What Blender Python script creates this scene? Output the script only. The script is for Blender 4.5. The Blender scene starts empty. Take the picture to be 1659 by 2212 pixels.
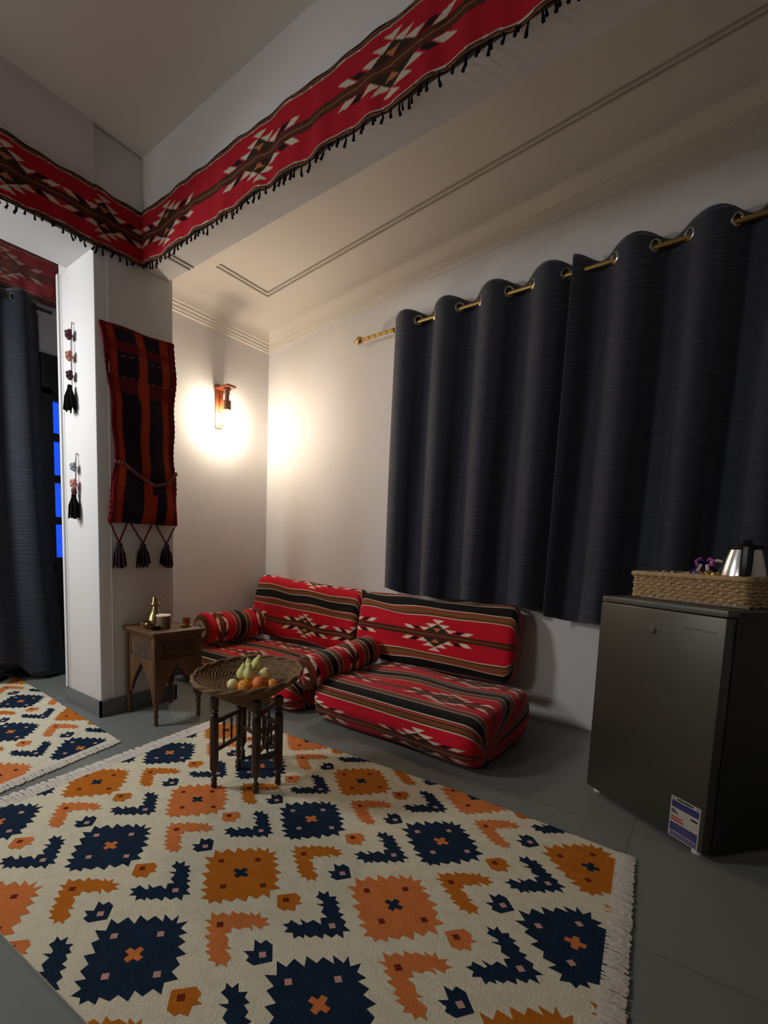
import bpy, bmesh, math, random
import numpy as np
from mathutils import Vector, Matrix
from mathutils.geometry import tessellate_polygon
random.seed(7); np.random.seed(7)
PI = math.pi
SC = bpy.context.scene
COL = SC.collection

# ---------------------------------------------------------------- camera
FPX, CX, CY = 1043.287, 682.656, 1290.508
RM = [[0.7690967, 0.6385935, 0.0262403], [0.0832411, -0.0593768, -0.9947589], [-0.6336885, 0.7672501, -0.0988237]]
cam = bpy.data.cameras.new('camera'); cob = bpy.data.objects.new('camera', cam); COL.objects.link(cob)
cam.sensor_fit = 'HORIZONTAL'; cam.sensor_width = 36; cam.lens = FPX / 1659 * 36
cam.shift_x = (829.5 - CX) / 1659; cam.shift_y = (CY - 1106) / 1659
cam.clip_start = .02
m = Matrix.Identity(4)
for i in range(3):
    m[i][0] = RM[0][i]; m[i][1] = -RM[1][i]; m[i][2] = -RM[2][i]
m[2][3] = 1.0
cob.matrix_world = m
SC.camera = cob

# ---------------------------------------------------------------- light and exposure
w = bpy.data.worlds.new('world'); SC.world = w; w.use_nodes = True
w.node_tree.nodes['Background'].inputs[0].default_value = (.45, .6, 1, 1)
w.node_tree.nodes['Background'].inputs[1].default_value = .05
SC.view_settings.view_transform = 'Standard'; SC.view_settings.look = 'None'
SC.view_settings.gamma = 1; SC.view_settings.exposure = 0.2
def area(name, loc, target, size, power, color, spread=180):
    l = bpy.data.lights.new(name, 'AREA'); l.shape = 'RECTANGLE'; l.size = size[0]; l.size_y = size[1]; l.energy = power; l.color = color; l.spread = math.radians(spread)
    o = bpy.data.objects.new(name, l); COL.objects.link(o); o.location = loc
    o.rotation_euler = (Vector(target) - Vector(loc)).to_track_quat('-Z', 'Y').to_euler(); return o
area('room_light', (-2.5, -2.2, 1.9), (-2.6, 1.6, 1.2), (.6, .6), 12.5, (1, .98, .96), 150)
area('bay_light', (-3.25, -.1, 2.25), (-2.75, 1.5, .5), (.4, .4), 23, (.95, .99, 1), 165)
BULB = 235.0

# ---------------------------------------------------------------- helpers
def lin(c):
    return tuple(((x / 255) / 12.92 if x / 255 <= .04045 else ((x / 255 + .055) / 1.055) ** 2.4) for x in c)
def mat(name, rgb, rough=.6, metal=0, bump=0, bscale=40, noise=0, nscale=8, emit=0, sheen=0, spec=.5, vcol=None, bstretch=None, alpha=None, trans=0):
    M = bpy.data.materials.new(name); M.use_nodes = True; nt = M.node_tree; b = nt.nodes['Principled BSDF']
    c = lin(rgb) + (1,)
    b.inputs['Base Color'].default_value = c; b.inputs['Roughness'].default_value = rough; b.inputs['Metallic'].default_value = metal
    b.inputs['Specular IOR Level'].default_value = spec
    if trans: b.inputs['Transmission Weight'].default_value = trans
    if sheen: b.inputs['Sheen Weight'].default_value = sheen
    if emit: b.inputs['Emission Color'].default_value = c; b.inputs['Emission Strength'].default_value = emit
    tc = nt.nodes.new('ShaderNodeTexCoord'); src = None
    if vcol:
        a = nt.nodes.new('ShaderNodeAttribute'); a.attribute_name = vcol; src = a.outputs['Color']
        nt.links.new(src, b.inputs['Base Color'])
    if noise:
        n = nt.nodes.new('ShaderNodeTexNoise'); n.inputs['Scale'].default_value = nscale; n.inputs['Detail'].default_value = 5
        mp = nt.nodes.new('ShaderNodeMapping'); nt.links.new(tc.outputs['Object'], mp.inputs[0]); nt.links.new(mp.outputs[0], n.inputs['Vector'])
        if bstretch: mp.inputs['Scale'].default_value = bstretch
        mx = nt.nodes.new('ShaderNodeMixRGB'); mx.blend_type = 'MULTIPLY'; mx.inputs[0].default_value = 1
        rp = nt.nodes.new('ShaderNodeValToRGB'); rp.color_ramp.elements[0].position = .3; rp.color_ramp.elements[1].position = .7
        v = 1 - noise; rp.color_ramp.elements[0].color = (v, v, v, 1); rp.color_ramp.elements[1].color = (1, 1, 1, 1)
        nt.links.new(n.outputs['Fac'], rp.inputs[0])
        if src: nt.links.new(src, mx.inputs[1])
        else: mx.inputs[1].default_value = c
        nt.links.new(rp.outputs[0], mx.inputs[2]); nt.links.new(mx.outputs[0], b.inputs['Base Color'])
    if bump:
        n2 = nt.nodes.new('ShaderNodeTexNoise'); n2.inputs['Scale'].default_value = bscale; n2.inputs['Detail'].default_value = 4
        mp = nt.nodes.new('ShaderNodeMapping'); nt.links.new(tc.outputs['Object'], mp.inputs[0]); nt.links.new(mp.outputs[0], n2.inputs['Vector'])
        if bstretch: mp.inputs['Scale'].default_value = bstretch
        bp = nt.nodes.new('ShaderNodeBump'); bp.inputs['Strength'].default_value = bump; bp.inputs['Distance'].default_value = .01
        nt.links.new(n2.outputs['Fac'], bp.inputs['Height']); nt.links.new(bp.outputs[0], b.inputs['Normal'])
    return M

WALL = mat('plaster', (226, 223, 222), .75, bump=.12, bscale=5, noise=.05, nscale=2)
CEIL = mat('ceiling_paint', (228, 221, 212), .8, bump=.1, bscale=4)
TILE = mat('skirting_tile', (108, 112, 112), .4)
GROOVESH = mat('groove_shade_tone', (190, 182, 170), .8)  # shade of the ceiling grooves, painted as a greyer tone
WOOD = mat('dark_brown_wood', (66, 42, 27), .45, noise=.5, nscale=14, bstretch=(1, 1, .2), bump=.15, bscale=60)
WOODL = mat('carved_wood', (104, 72, 42), .5, noise=.45, nscale=20, bstretch=(1, 1, .2), bump=.2, bscale=80)
HOLESH = mat('lattice_hole_shade', (34, 24, 20), .5)  # near-black colour put in for the shade behind the table lattice
LAMPW = mat('reddish_lamp_wood', (150, 74, 38), .4, noise=.3, nscale=20, bstretch=(1, 1, .2))
BRASS = mat('brass', (214, 178, 106), .22, 1)
PBRASS = mat('pale_brass', (176, 156, 108), .28, 1)
STEEL = mat('brushed_steel', (205, 203, 200), .22, 1)
RINGM = mat('grommet_metal', (200, 195, 185), .25, 1)
FABRIC = mat('woven_striped_cloth', (180, 20, 40), .85, vcol='col', bump=.25, bscale=220, sheen=.1, spec=.2)
BAGM = mat('woven_wool_bag', (90, 20, 20), .9, vcol='col', bump=.5, bscale=150, spec=.15)
DARKYARN = mat('dark_yarn', (40, 20, 20), .95, bump=.3, bscale=200, spec=.1)
BLACKYARN = mat('black_yarn', (22, 17, 18), .95, bump=.3, bscale=200, spec=.1)
REDYARN = mat('maroon_yarn', (92, 18, 26), .95, spec=.1)
NAVY = mat('navy_slub_curtain', (42, 46, 61), .7, noise=.4, nscale=24, bump=1.0, bscale=24, bstretch=(.3, .3, 4.5), sheen=.3, spec=.35)
WICKER = mat('brown_wicker', (132, 98, 60), .7, noise=.5, nscale=60, bump=.4, bscale=120)
SEAGRASS = mat('seagrass', (196, 162, 118), .8, noise=.35, nscale=70, bump=.4, bscale=120)
FRIDGE = mat('dark_grey_metal', (84, 82, 74), .4, .6)
FTOP = mat('fridge_top_trim', (96, 96, 88), .45, .3)
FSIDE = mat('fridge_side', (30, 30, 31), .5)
BLACKP = mat('black_plastic', (18, 17, 18), .35)
WHITEP = mat('white_plastic', (215, 212, 205), .5)
CREAM = mat('cream_wool', (226, 216, 190), .95, noise=.12, nscale=25, bump=.35, bscale=180, spec=.1)
FRINGE = mat('cotton_fringe', (214, 204, 192), .95, bump=.5, bscale=90, spec=.1)
RNAVY = mat('rug_navy', (28, 46, 68), .95, noise=.3, nscale=30, bump=.35, bscale=180, spec=.1)
RORA = mat('rug_orange', (196, 112, 34), .95, noise=.15, nscale=30, bump=.35, bscale=180, spec=.1)
RSAL = mat('rug_salmon', (216, 124, 66), .95, noise=.15, nscale=30, bump=.35, bscale=180, spec=.1)
RRUST = mat('rug_rust', (110, 40, 24), .95, spec=.1)
RPINK = mat('rug_pink', (196, 150, 140), .95, spec=.1)

def prop(o, label=None, cat=None, group=None, kind=None):
    if label: o['label'] = label
    if cat: o['category'] = cat
    if group: o['group'] = group
    if kind: o['kind'] = kind
    return o
def empty(name, loc, label, cat, group=None, rz=0):
    o = bpy.data.objects.new(name, None); COL.objects.link(o); o.location = loc; o.rotation_euler = (0, 0, rz)
    o.empty_display_size = .05
    return prop(o, label, cat, group)
def link(name, me, mats, parent=None, smooth=True, loc=None):
    o = bpy.data.objects.new(name, me); COL.objects.link(o)
    for mm in (mats if isinstance(mats, (list, tuple)) else [mats]): me.materials.append(mm)
    if smooth:
        for p in me.polygons: p.use_smooth = True
    if parent: o.parent = parent
    if loc: o.location = loc
    return o
class MB:
    """collects shapes for ONE mesh"""
    def __init__(s): s.bm = bmesh.new()
    def box(s, a, b, mi=0, bevel=0, M=None):
        vs = [s.bm.verts.new((x, y, z)) for x in (a[0], b[0]) for y in (a[1], b[1]) for z in (a[2], b[2])]
        fs = [(0, 1, 3, 2), (4, 6, 7, 5), (0, 4, 5, 1), (2, 3, 7, 6), (0, 2, 6, 4), (1, 5, 7, 3)]
        F = [s.bm.faces.new([vs[i] for i in q]) for q in fs]
        for q in F: q.material_index = mi
        if bevel:
            es = list({e for q in F for e in q.edges})
            r = bmesh.ops.bevel(s.bm, geom=es, offset=bevel, segments=2, affect='EDGES', profile=.5)
            for q in r['faces']: q.material_index = mi
            vs = list({v for q in r['faces'] for v in q.verts} | {v for v in vs if v.is_valid})
        if M is not None: bmesh.ops.transform(s.bm, matrix=M, verts=vs)
        return s
    def lathe(s, prof, c=(0, 0, 0), n=20, M=None, mi=0):
        rings = []; new = []
        for r, z in prof:
            if r < 1e-5: v = s.bm.verts.new((0, 0, z)); rings.append([v]); new.append(v)
            else:
                R = [s.bm.verts.new((r * math.cos(2 * PI * k / n), r * math.sin(2 * PI * k / n), z)) for k in range(n)]; rings.append(R); new += R
        for A, B in zip(rings, rings[1:]):
            for k in range(n):
                k2 = (k + 1) % n
                if len(A) == 1 and len(B) == 1: continue
                if len(A) == 1: q = [A[0], B[k2], B[k]]
                elif len(B) == 1: q = [A[k], A[k2], B[0]]
                else: q = [A[k], A[k2], B[k2], B[k]]
                s.bm.faces.new(q).material_index = mi
        T = Matrix.Translation(c)
        if M is not None: T = T @ M
        bmesh.ops.transform(s.bm, matrix=T, verts=new); return s
    def tube(s, pts, r, n=8, closed=False, mi=0, rad=None):
        pts = [Vector(p) for p in pts]; N = len(pts); rings = []; up = Vector((0, 0, 1)); prev = None
        for i, p in enumerate(pts):
            a = pts[(i - 1) % N] if (closed or i > 0) else p; b = pts[(i + 1) % N] if (closed or i < N - 1) else p
            t = (b - a).normalized()
            if prev is None:
                u = t.cross(up)
                if u.length < .1: u = t.cross(Vector((1, 0, 0)))
            else: u = prev - t * prev.dot(t)
            u.normalize(); prev = u; v = t.cross(u); rr = rad[i] if rad else r
            rings.append([s.bm.verts.new(p + (u * math.cos(2 * PI * k / n) + v * math.sin(2 * PI * k / n)) * rr) for k in range(n)])
        L = N if closed else N - 1
        for i in range(L):
            A, B = rings[i], rings[(i + 1) % N]
            if closed and i == N - 1:
                off = min(range(n), key=lambda o: (A[0].co - B[o].co).length); B = [B[(k + off) % n] for k in range(n)]
            for k in range(n):
                k2 = (k + 1) % n; s.bm.faces.new((A[k], A[k2], B[k2], B[k])).material_index = mi
        if not closed:
            s.bm.faces.new(rings[0][::-1]).material_index = mi; s.bm.faces.new(rings[-1]).material_index = mi
        return s
    def prism(s, poly, z0, z1, M=None, mi=0):
        lo = [s.bm.verts.new((x, y, z0)) for x, y in poly]; hi = [s.bm.verts.new((x, y, z1)) for x, y in poly]; n = len(poly)
        tris = tessellate_polygon([[Vector((x, y, 0)) for x, y in poly]])
        for t in tris:
            try:
                s.bm.faces.new([hi[i] for i in t]).material_index = mi; s.bm.faces.new([lo[i] for i in t][::-1]).material_index = mi
            except ValueError: pass
        for i in range(n):
            j = (i + 1) % n; s.bm.faces.new((lo[i], lo[j], hi[j], hi[i])).material_index = mi
        if M is not None: bmesh.ops.transform(s.bm, matrix=M, verts=lo + hi)
        return s
    def build(s, name, mats, parent=None, smooth=True, loc=None, flip=True):
        if flip: bmesh.ops.recalc_face_normals(s.bm, faces=s.bm.faces)
        me = bpy.data.meshes.new(name); s.bm.to_mesh(me); s.bm.free()
        o = link(name, me, mats, parent, False, loc)
        if smooth:
            for p in me.polygons: p.use_smooth = True
            me.set_sharp_from_angle(angle=math.radians(38))
        return o
def grid_mesh(name, X, Y, Z, colors=None, mats=None, parent=None, closed_u=False):
    """numpy grid (nu, nv) to one mesh with an optional colour attribute"""
    nu, nv = X.shape; me = bpy.data.meshes.new(name)
    co = np.stack([X, Y, Z], -1).reshape(-1, 3).astype(np.float32)
    iu = np.arange(nu if closed_u else nu - 1); iv = np.arange(nv - 1)
    A, B = np.meshgrid(iu, iv, indexing='ij'); A2 = (A + 1) % nu
    q = np.stack([A * nv + B, A2 * nv + B, A2 * nv + B + 1, A * nv + B + 1], -1).reshape(-1, 4)
    me.vertices.add(len(co)); me.vertices.foreach_set('co', co.ravel())
    me.loops.add(q.size); me.loops.foreach_set('vertex_index', q.ravel().astype(np.int32))
    me.polygons.add(len(q)); me.polygons.foreach_set('loop_start', (np.arange(len(q)) * 4).astype(np.int32))
    me.polygons.foreach_set('use_smooth', np.ones(len(q), bool)); me.update(calc_edges=True); me.validate()
    if colors is not None:
        a = me.color_attributes.new('col', 'FLOAT_COLOR', 'POINT')
        c = np.ones((len(co), 4), np.float32); c[:, :3] = colors.reshape(-1, 3); a.data.foreach_set('color', c.ravel())
    o = bpy.data.objects.new(name, me); COL.objects.link(o)
    if mats: me.materials.append(mats)
    if parent: o.parent = parent
    return o

# ---------------------------------------------------------------- woven pattern of the red striped cloth
C_RED, C_WHT, C_BLK = lin((200, 16, 40)), lin((232, 216, 190)), lin((14, 11, 12))
C_BRN, C_GLD, C_OLV, C_PEACH, C_DK = lin((84, 34, 20)), lin((142, 96, 52)), lin((54, 38, 20)), lin((206, 120, 76)), lin((30, 8, 10))
def cloth(U, V, motifs, P=.41):
    """U runs along the stripes, V across them (0 = centre stripe with motifs)"""
    out = np.empty(U.shape + (3,), np.float32); out[:] = C_RED
    v = (V + P / 2) % P - P / 2; a = np.abs(v) / P
    def put(mask, c): out[mask] = c
    put((a > .296) & (a < .308), C_WHT)
    put((a >= .306) & (a < .412), C_BRN)
    for g in (.330, .358, .384): put(np.abs(a - g) < .006, C_GLD)
    put((a >= .394) & (a < .400), C_RED)
    put((a >= .412) & (a < .424), C_WHT)
    put(a >= .424, C_BLK)
    # motifs
    Un = .0605 * P
    k = np.round(V / P)
    for j, mu in enumerate(motifs):
        x = np.abs(U - (mu + ((k % 2) * .0))) / Un; y = np.abs(v) / Un
        near = (x < 11)
        put(near & (y > .8) & (x < (3.0 - y) * 1.78) & (y < 3.0), C_OLV)
        tri = lambda cx, base: (y > base) & (y <= base + 1.02) & (np.abs(x - cx) < (y - base) * 1.55)
        for cx, base in ((3.6, .95), (1.8, 1.95), (0, 3.0)): put(near & tri(cx, base), C_WHT)
        put(near & (y > .95) & (y < 1.95) & (x < (y - .95) * 1.25), C_PEACH)
        l = 4.3 + (y - .95) * 1.3
        put(near & (y > .95) & (y < 1.97) & (x > l) & (x < l + 1.75), C_DK)
        l2 = 6.2 + (y - .95) * 1.6
        put(near & (y > .95) & (y < 1.97) & (x > l2) & (x < l2 + 2.0), C_WHT)
    put(a < .052, C_BRN); put(a < .009, C_GLD); put((a > .026) & (a < .032), lin((112, 62, 32)))
    return out

# ---------------------------------------------------------------- the setting
def struct(name, o): o['kind'] = 'structure'; return o
D = 3.11; LX = -3.176; PX = -2.675; PY = 1.313; BY = 1.606; ZC = 3.16; BZ = 2.578
fm = bpy.data.materials.new('floor_tiles'); fm.use_nodes = True; nt = fm.node_tree; b = nt.nodes['Principled BSDF']
tc = nt.nodes.new('ShaderNodeTexCoord'); br = nt.nodes.new('ShaderNodeTexBrick'); br.offset = 0
br.inputs['Color1'].default_value = lin((122, 124, 120)) + (1,); br.inputs['Color2'].default_value = lin((118, 121, 118)) + (1,)
br.inputs['Mortar'].default_value = lin((98, 99, 97)) + (1,); br.inputs['Scale'].default_value = 1
br.inputs['Mortar Size'].default_value = .0025; br.inputs['Brick Width'].default_value = .6; br.inputs['Row Height'].default_value = .6
mpp = nt.nodes.new('ShaderNodeMapping'); mpp.inputs['Location'].default_value = (.16, .36, 0)
nt.links.new(tc.outputs['Object'], mpp.inputs[0]); nt.links.new(mpp.outputs[0], br.inputs['Vector'])
nt.links.new(br.outputs[0], b.inputs['Base Color']); b.inputs['Roughness'].default_value = .42; b.inputs['Specular IOR Level'].default_value = .35
struct('floor', MB().box((-5.2, -3.1, -.1), (2.3, D + .1, 0)).build('floor', fm, smooth=False))
struct('', MB().box((-5.2, -3.1, ZC), (2.3, BY + .05, ZC + .1)).build('ceiling', CEIL, smooth=False))
struct('', MB().box((LX - .2, D, 0), (2.3, D + .12, 3.6)).build('wall_back', WALL, smooth=False))
struct('', MB().box((LX - .12, 1.72, 0), (LX, D, 3.2)).build('wall_lamp_side', WALL, smooth=False))
struct('', MB().box((2.2, -3.1, 0), (2.3, D, 3.6)).build('wall_right', WALL, smooth=False))
struct('', MB().box((-5.2, -3.1, 0), (2.3, -3.0, 3.2)).build('wall_front', WALL, smooth=False))
# door wall with an opening behind the door curtain
mb = MB()
mb.box((-3.99, -3.0, 0), (-3.88, .25, ZC)).box((-3.99, .25, 2.62), (-3.88, 1.8, ZC)).box((-3.99, 1.74, 0), (-3.88, 1.82, ZC))
mb.box((-3.99, 1.50, 0), (-3.88, 1.74, .82)).box((-3.99, 1.5, 2.34), (-3.88, 1.74, 2.62))
struct('', mb.build('wall_left', WALL, smooth=False))
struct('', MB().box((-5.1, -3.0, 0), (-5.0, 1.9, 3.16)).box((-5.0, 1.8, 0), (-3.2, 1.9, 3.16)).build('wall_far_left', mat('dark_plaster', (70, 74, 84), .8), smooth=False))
# the corner pillar and the two dropped beams
struct('', MB().box((-3.105, PY, 0), (PX, 1.803, ZC), bevel=.012).build('wall_pillar', WALL))
struct('', MB().box((PX - .02, BY, BZ), (2.2, 1.775, ZC)).build('wall_beam_right', WALL, smooth=False))
struct('', MB().box((-2.99, -3.0, 2.555), (-2.655, PY + .004, ZC)).build('wall_beam_left', WALL, smooth=False))
# skirting tiles around the pillar
mb = MB().box((-3.115, PY - .012, 0), (PX + .012, PY, .096)).box((PX, PY - .012, 0), (PX + .012, 1.815, .096)).box((LX, 1.803, 0), (PX + .012, 1.815, .096)).box((LX, 1.8, 0), (LX + .012, D, .096))
struct('', mb.build('baseboard_pillar', TILE, smooth=False))
struct('', MB().box((-3.105, PY - .012, .1), (-3.083, PY, 2.55)).build('trim_1', WALL, smooth=False))
struct('', MB().box((-3.066, PY - .003, .1), (-3.060, PY, 2.55)).box((PX, PY + .075, .1), (PX + .004, PY + .08, 2.55)).build('trim_2', WALL, smooth=False))
# niche ceiling: cornice and cove swept along two walls, then the flat field; it climbs slightly to the right
PR = [(0, 0), (.018, 0), (.018, .016), (.027, .017), (.027, .037), (.04, .038), (.04, .056), (.05, .058), (.055, .075), (.075, .105), (.11, .128), (.17, .147), (.26, .158), (.36, .163)]
def nz(x): return 2.687 + .09 * (x - LX)
bm = bmesh.new()
xr = 2.25; rows = []
for d, z in PR:
    a = bm.verts.new((LX + d, 1.70, nz(LX + d) + z)); c = bm.verts.new((LX + d, D - d, nz(LX + d) + z)); e = bm.verts.new((xr, D - d, nz(xr) + z)); rows.append((a, c, e))
for p, q in zip(rows, rows[1:]):
    bm.faces.new((p[0], p[1], q[1], q[0])); bm.faces.new((p[1], p[2], q[2], q[1]))
q = rows[-1]; bb = bm.verts.new((xr, 1.70, nz(xr) + .163)); bm.faces.new((q[0], q[1], q[2], bb))
bmesh.ops.recalc_face_normals(bm, faces=bm.faces)
me = bpy.data.meshes.new('ceiling_niche'); bm.to_mesh(me); bm.free()
o = link('ceiling_niche', me, mat('niche_ceiling_paint', (228, 221, 212), .8), None, True); me.set_sharp_from_angle(angle=math.radians(28)); struct('', o)
def rib(mb, p, q, wd=.011):
    a, b = Vector(p), Vector(q); t = (b - a).normalized(); s = t.cross(Vector((0, 0, 1))).normalized() * wd / 2
    vs = [mb.bm.verts.new(v) for v in (a - s, a + s, b + s, b - s, a - s + Vector((0, 0, -.006)), a + s + Vector((0, 0, -.006)), b + s + Vector((0, 0, -.006)), b - s + Vector((0, 0, -.006)))]
    for f in ((0, 1, 2, 3), (4, 5, 6, 7), (0, 1, 5, 4), (1, 2, 6, 5), (2, 3, 7, 6), (3, 0, 4, 7)): mb.bm.faces.new([vs[i] for i in f])
mb = MB()
def gz(x): return nz(x) + .163
for k in (0, .034):
    x0, y0 = -2.773 + k, 2.692 - k
    rib(mb, (x0, 2.21, gz(x0) - .001), (x0, y0, gz(x0) - .001)); rib(mb, (x0, y0, gz(x0) - .001), (1.6, y0 + .02, gz(1.6) - .001))
    rib(mb, (-2.47 + k, BY + .005, BZ), (-2.47 + k, 1.775, BZ))
struct('', mb.build('trim_3', GROOVESH, smooth=False))
# glazed strip beside the doorway: black frame and dusk-blue panes
wf = MB().box((-3.97, 1.50, .78), (-3.86, 1.572, 2.12)).box((-3.97, 1.72, .78), (-3.86, 1.76, 2.12))
zs = [.86, 1.165, 1.475, 1.78, 2.07]
for z in zs: wf.box((-3.96, 1.56, z - .028), (-3.87, 1.72, z + .028))
wf.box((-3.97, 1.5, 0), (-3.86, 1.76, .84)).box((-3.97, 1.5, 2.08), (-3.86, 1.76, 2.36))
win = struct('', wf.build('window_1', BLACKP, smooth=False)); win['label'] = 'narrow black framed window strip with blue dusk panes'
GL = mat('dusk_glass', (30, 84, 245), .1, emit=.8)
MB().box((-3.925, 1.60, .86), (-3.915, 1.725, 2.08)).build('pane', GL, win, smooth=False)

# ---------------------------------------------------------------- rugs
TPL = {
'big': (None, [(-147,33),(-118,33),(-117,63),(-83,59),(-97,87),(-65,85),(-63,109),(-30,108),(-47,128),(-13,124),(-14,148),(4,125),(21,148),(25,121),(51,121),(39,101),(70,100),(66,78),(100,76),(88,54),(112,47),(111,23),(140,19),(121,-6),(141,-29),(114,-30),(111,-56),(85,-57),(96,-82),(65,-85),(63,-105),(36,-113),(46,-128),(24,-131),(18,-148),(5,-138),(-16,-148),(-14,-125),(-45,-124),(-29,-105),(-60,-102),(-62,-80),(-94,-74),(-79,-53),(-116,-42),(-109,-24),(-146,-14),(-122,2)]),
'gam': ('o', [(47,-165),(69,-165),(74,-147),(97,-145),(89,-128),(108,-129),(116,-116),(141,-112),(131,-102),(153,-103),(154,-87),(169,-102),(187,-88),(186,-105),(206,-104),(193,-118),(196,-131),(169,-132),(163,-134),(174,-139),(182,-149),(167,-145),(154,-152),(152,-164),(128,-171),(140,-184),(128,-198),(149,-202),(162,-220),(178,-220),(165,-232),(196,-239),(197,-257),(207,-266),(188,-267),(185,-281),(173,-271),(155,-280),(155,-267),(130,-265),(139,-252),(120,-253),(120,-236),(93,-234),(103,-219),(74,-213),(83,-198),(51,-196),(68,-186)]),
'nsm': ('n', [(205,-165),(226,-166),(229,-149),(252,-151),(283,-189),(254,-225),(230,-225),(229,-212),(207,-208),(227,-193)]),
'osm': ('o', [(150,-8),(188,31),(210,26),(215,9),(230,10),(216,-6),(228,-27),(207,-34),(205,-44),(180,-45)]),
'jay': ('n', [(235,78),(256,76),(258,94),(275,77),(290,90),(294,76),(312,73),(305,62),(324,56),(325,42),(344,44),(340,29),(362,25),(363,10),(388,5),(372,-8),(386,-27),(363,-26),(360,-43),(336,-44),(343,-60),(321,-62),(316,-76),(297,-77),(304,-88),(288,-89),(283,-104),(269,-90),(251,-102),(250,-85),(230,-84),(241,-72),(239,-58),(269,-59),(273,-52),(255,-40),(280,-42),(288,-22),(314,-24),(299,-5),(313,8),(289,13),(284,34),(259,30),(276,43),(270,50),(243,53),(245,66)])}
CROSS = [(-25,7),(-9,8),(-8,23),(7,24),(9,8),(25,8),(24,-7),(9,-9),(8,-24),(-8,-23),(-9,-8),(-25,-8)]
LA, LB, LS = .43817, .37367, .15906
def clip(poly, cv):
    for (ax, ay), (bx, by) in zip(cv, cv[1:] + cv[:1]):
        if not poly: return poly
        ins = lambda p: (bx - ax) * (p[1] - ay) - (by - ay) * (p[0] - ax) >= 0
        out = []
        for p, q in zip(poly, poly[1:] + poly[:1]):
            ip, iq = ins(p), ins(q)
            if ip: out.append(p)
            if ip != iq:
                d1 = (bx - ax) * (p[1] - ay) - (by - ay) * (p[0] - ax); d2 = (bx - ax) * (q[1] - ay) - (by - ay) * (q[0] - ax); t = d1 / (d1 - d2)
                out.append((p[0] + (q[0] - p[0]) * t, p[1] + (q[1] - p[1]) * t))
        poly = out
    return poly
def make_rug(label, origin, ea, eb, outline, flip, fringes, H=.006):
    root = empty('patterned_rug', (origin[0], origin[1], 0), label, 'rug', 'kilim rugs on the tiled floor')
    mb = MB(); W = lambda p: (ea[0] * p[0] + eb[0] * p[1], ea[1] * p[0] + eb[1] * p[1])
    mb.prism([W(p) for p in outline], 0.0005, H, mi=0)
    amin = min(p[0] for p in outline); amax = max(p[0] for p in outline); bmin = min(p[1] for p in outline); bmax = max(p[1] for p in outline)
    def poly(pts, z, mi):
        tris = tessellate_polygon([[Vector((x, y, 0)) for x, y in pts]])
        for t in tris:
            c = clip([pts[i] if area2([pts[j] for j in t]) > 0 else pts[i] for i in (t if area2([pts[j] for j in t]) > 0 else t[::-1])], outline)
            if len(c) >= 3:
                vs = [mb.bm.verts.new(W(p) + (z,)) for p in c]
                try: mb.bm.faces.new(vs).material_index = mi
                except ValueError: pass
    def area2(p): return sum(p[i][0] * p[(i + 1) % len(p)][1] - p[(i + 1) % len(p)][0] * p[i][1] for i in range(len(p)))
    rr = random.Random(3)
    for i in range(-7, 7):
        for j in range(-9, 10):
            c = (i * LA, j * LB + i * LS)
            if not (amin - .5 < c[0] < amax + .3 and bmin - .4 < c[1] < bmax + .5): continue
            nav = (j + ((i + flip) // 2)) % 2 == 0
            for key, (kind, pts) in TPL.items():
                if key == 'big': mi = 1 if nav else (3 if i % 2 else 2)
                elif key == 'gam': mi = 2 if nav else 3
                else: mi = 1 if kind == 'n' else (3 if (i + j) % 3 == 0 or (i, j) == (1, 1) else 2)
                mi0 = mi
                P2 = [(c[0] + x / 1000, c[1] + y / 1000) for x, y in pts]
                poly(P2, H + .0006, mi)
                dots = {'big': [(-89, 4), (0, 78), (0, -76), (91, -2)], 'gam': [(99, -183)], 'nsm': [(252, -189)], 'osm': [(182, -8)], 'jay': [(340, -10)]}[key]
                dm = 5 if mi == 1 else 4
                for dx, dy in dots:
                    q = [(c[0] + (dx + ux * 10) / 1000, c[1] + (dy + uy * 10) / 1000) for ux, uy in ((-1.2, 0), (0, -1.2), (1.2, 0), (0, 1.2))]
                    poly(q, H + .0011, dm)
                if key == 'big': poly([(c[0] + x / 1000, c[1] + y / 1000) for x, y in CROSS], H + .0011, 3 if mi0 == 1 else 1)
    body = mb.build('woven_field', [CREAM, RNAVY, RORA, RSAL, RRUST, RPINK], root, smooth=False, flip=False)
    for f in body.data.polygons: pass
    for (p0, p1, out, ln, thick) in fringes:      # p0->p1 edge in rug coordinates, threads point along out
        fb = MB(); n = int(math.hypot(p1[0] - p0[0], p1[1] - p0[1]) / .0062)
        fb.prism([W(q_) for q_ in ((p0[0] - out[0] * .004, p0[1] - out[1] * .004), (p1[0] - out[0] * .004, p1[1] - out[1] * .004), (p1[0] + out[0] * ln * .8, p1[1] + out[1] * ln * .8), (p0[0] + out[0] * ln * .8, p0[1] + out[1] * ln * .8))], .001, H * .8)
        for k in range(n):
            t = (k + rr.random() * .6) / n; bx, by = p0[0] + (p1[0] - p0[0]) * t, p0[1] + (p1[1] - p0[1]) * t
            L = ln * rr.uniform(.92, 1.05); sw = rr.uniform(-.12, .12)
            a = W((bx - out[0] * .01, by - out[1] * .01)); c2 = W((bx + out[0] * L * .5 - out[1] * sw * .5 * L, by + out[1] * L * .5 + out[0] * sw * L)); e2 = W((bx + out[0] * L - out[1] * sw * L, by + out[1] * L + out[0] * sw * L * 1.3))
            fb.tube([(a[0], a[1], H * .6), (c2[0], c2[1], H + thick * rr.uniform(.0, 1)), (e2[0], e2[1], .004)], .0042, 5)
        prop(fb.build('fringe', FRINGE, root), kind='stuff')
    return root
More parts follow.
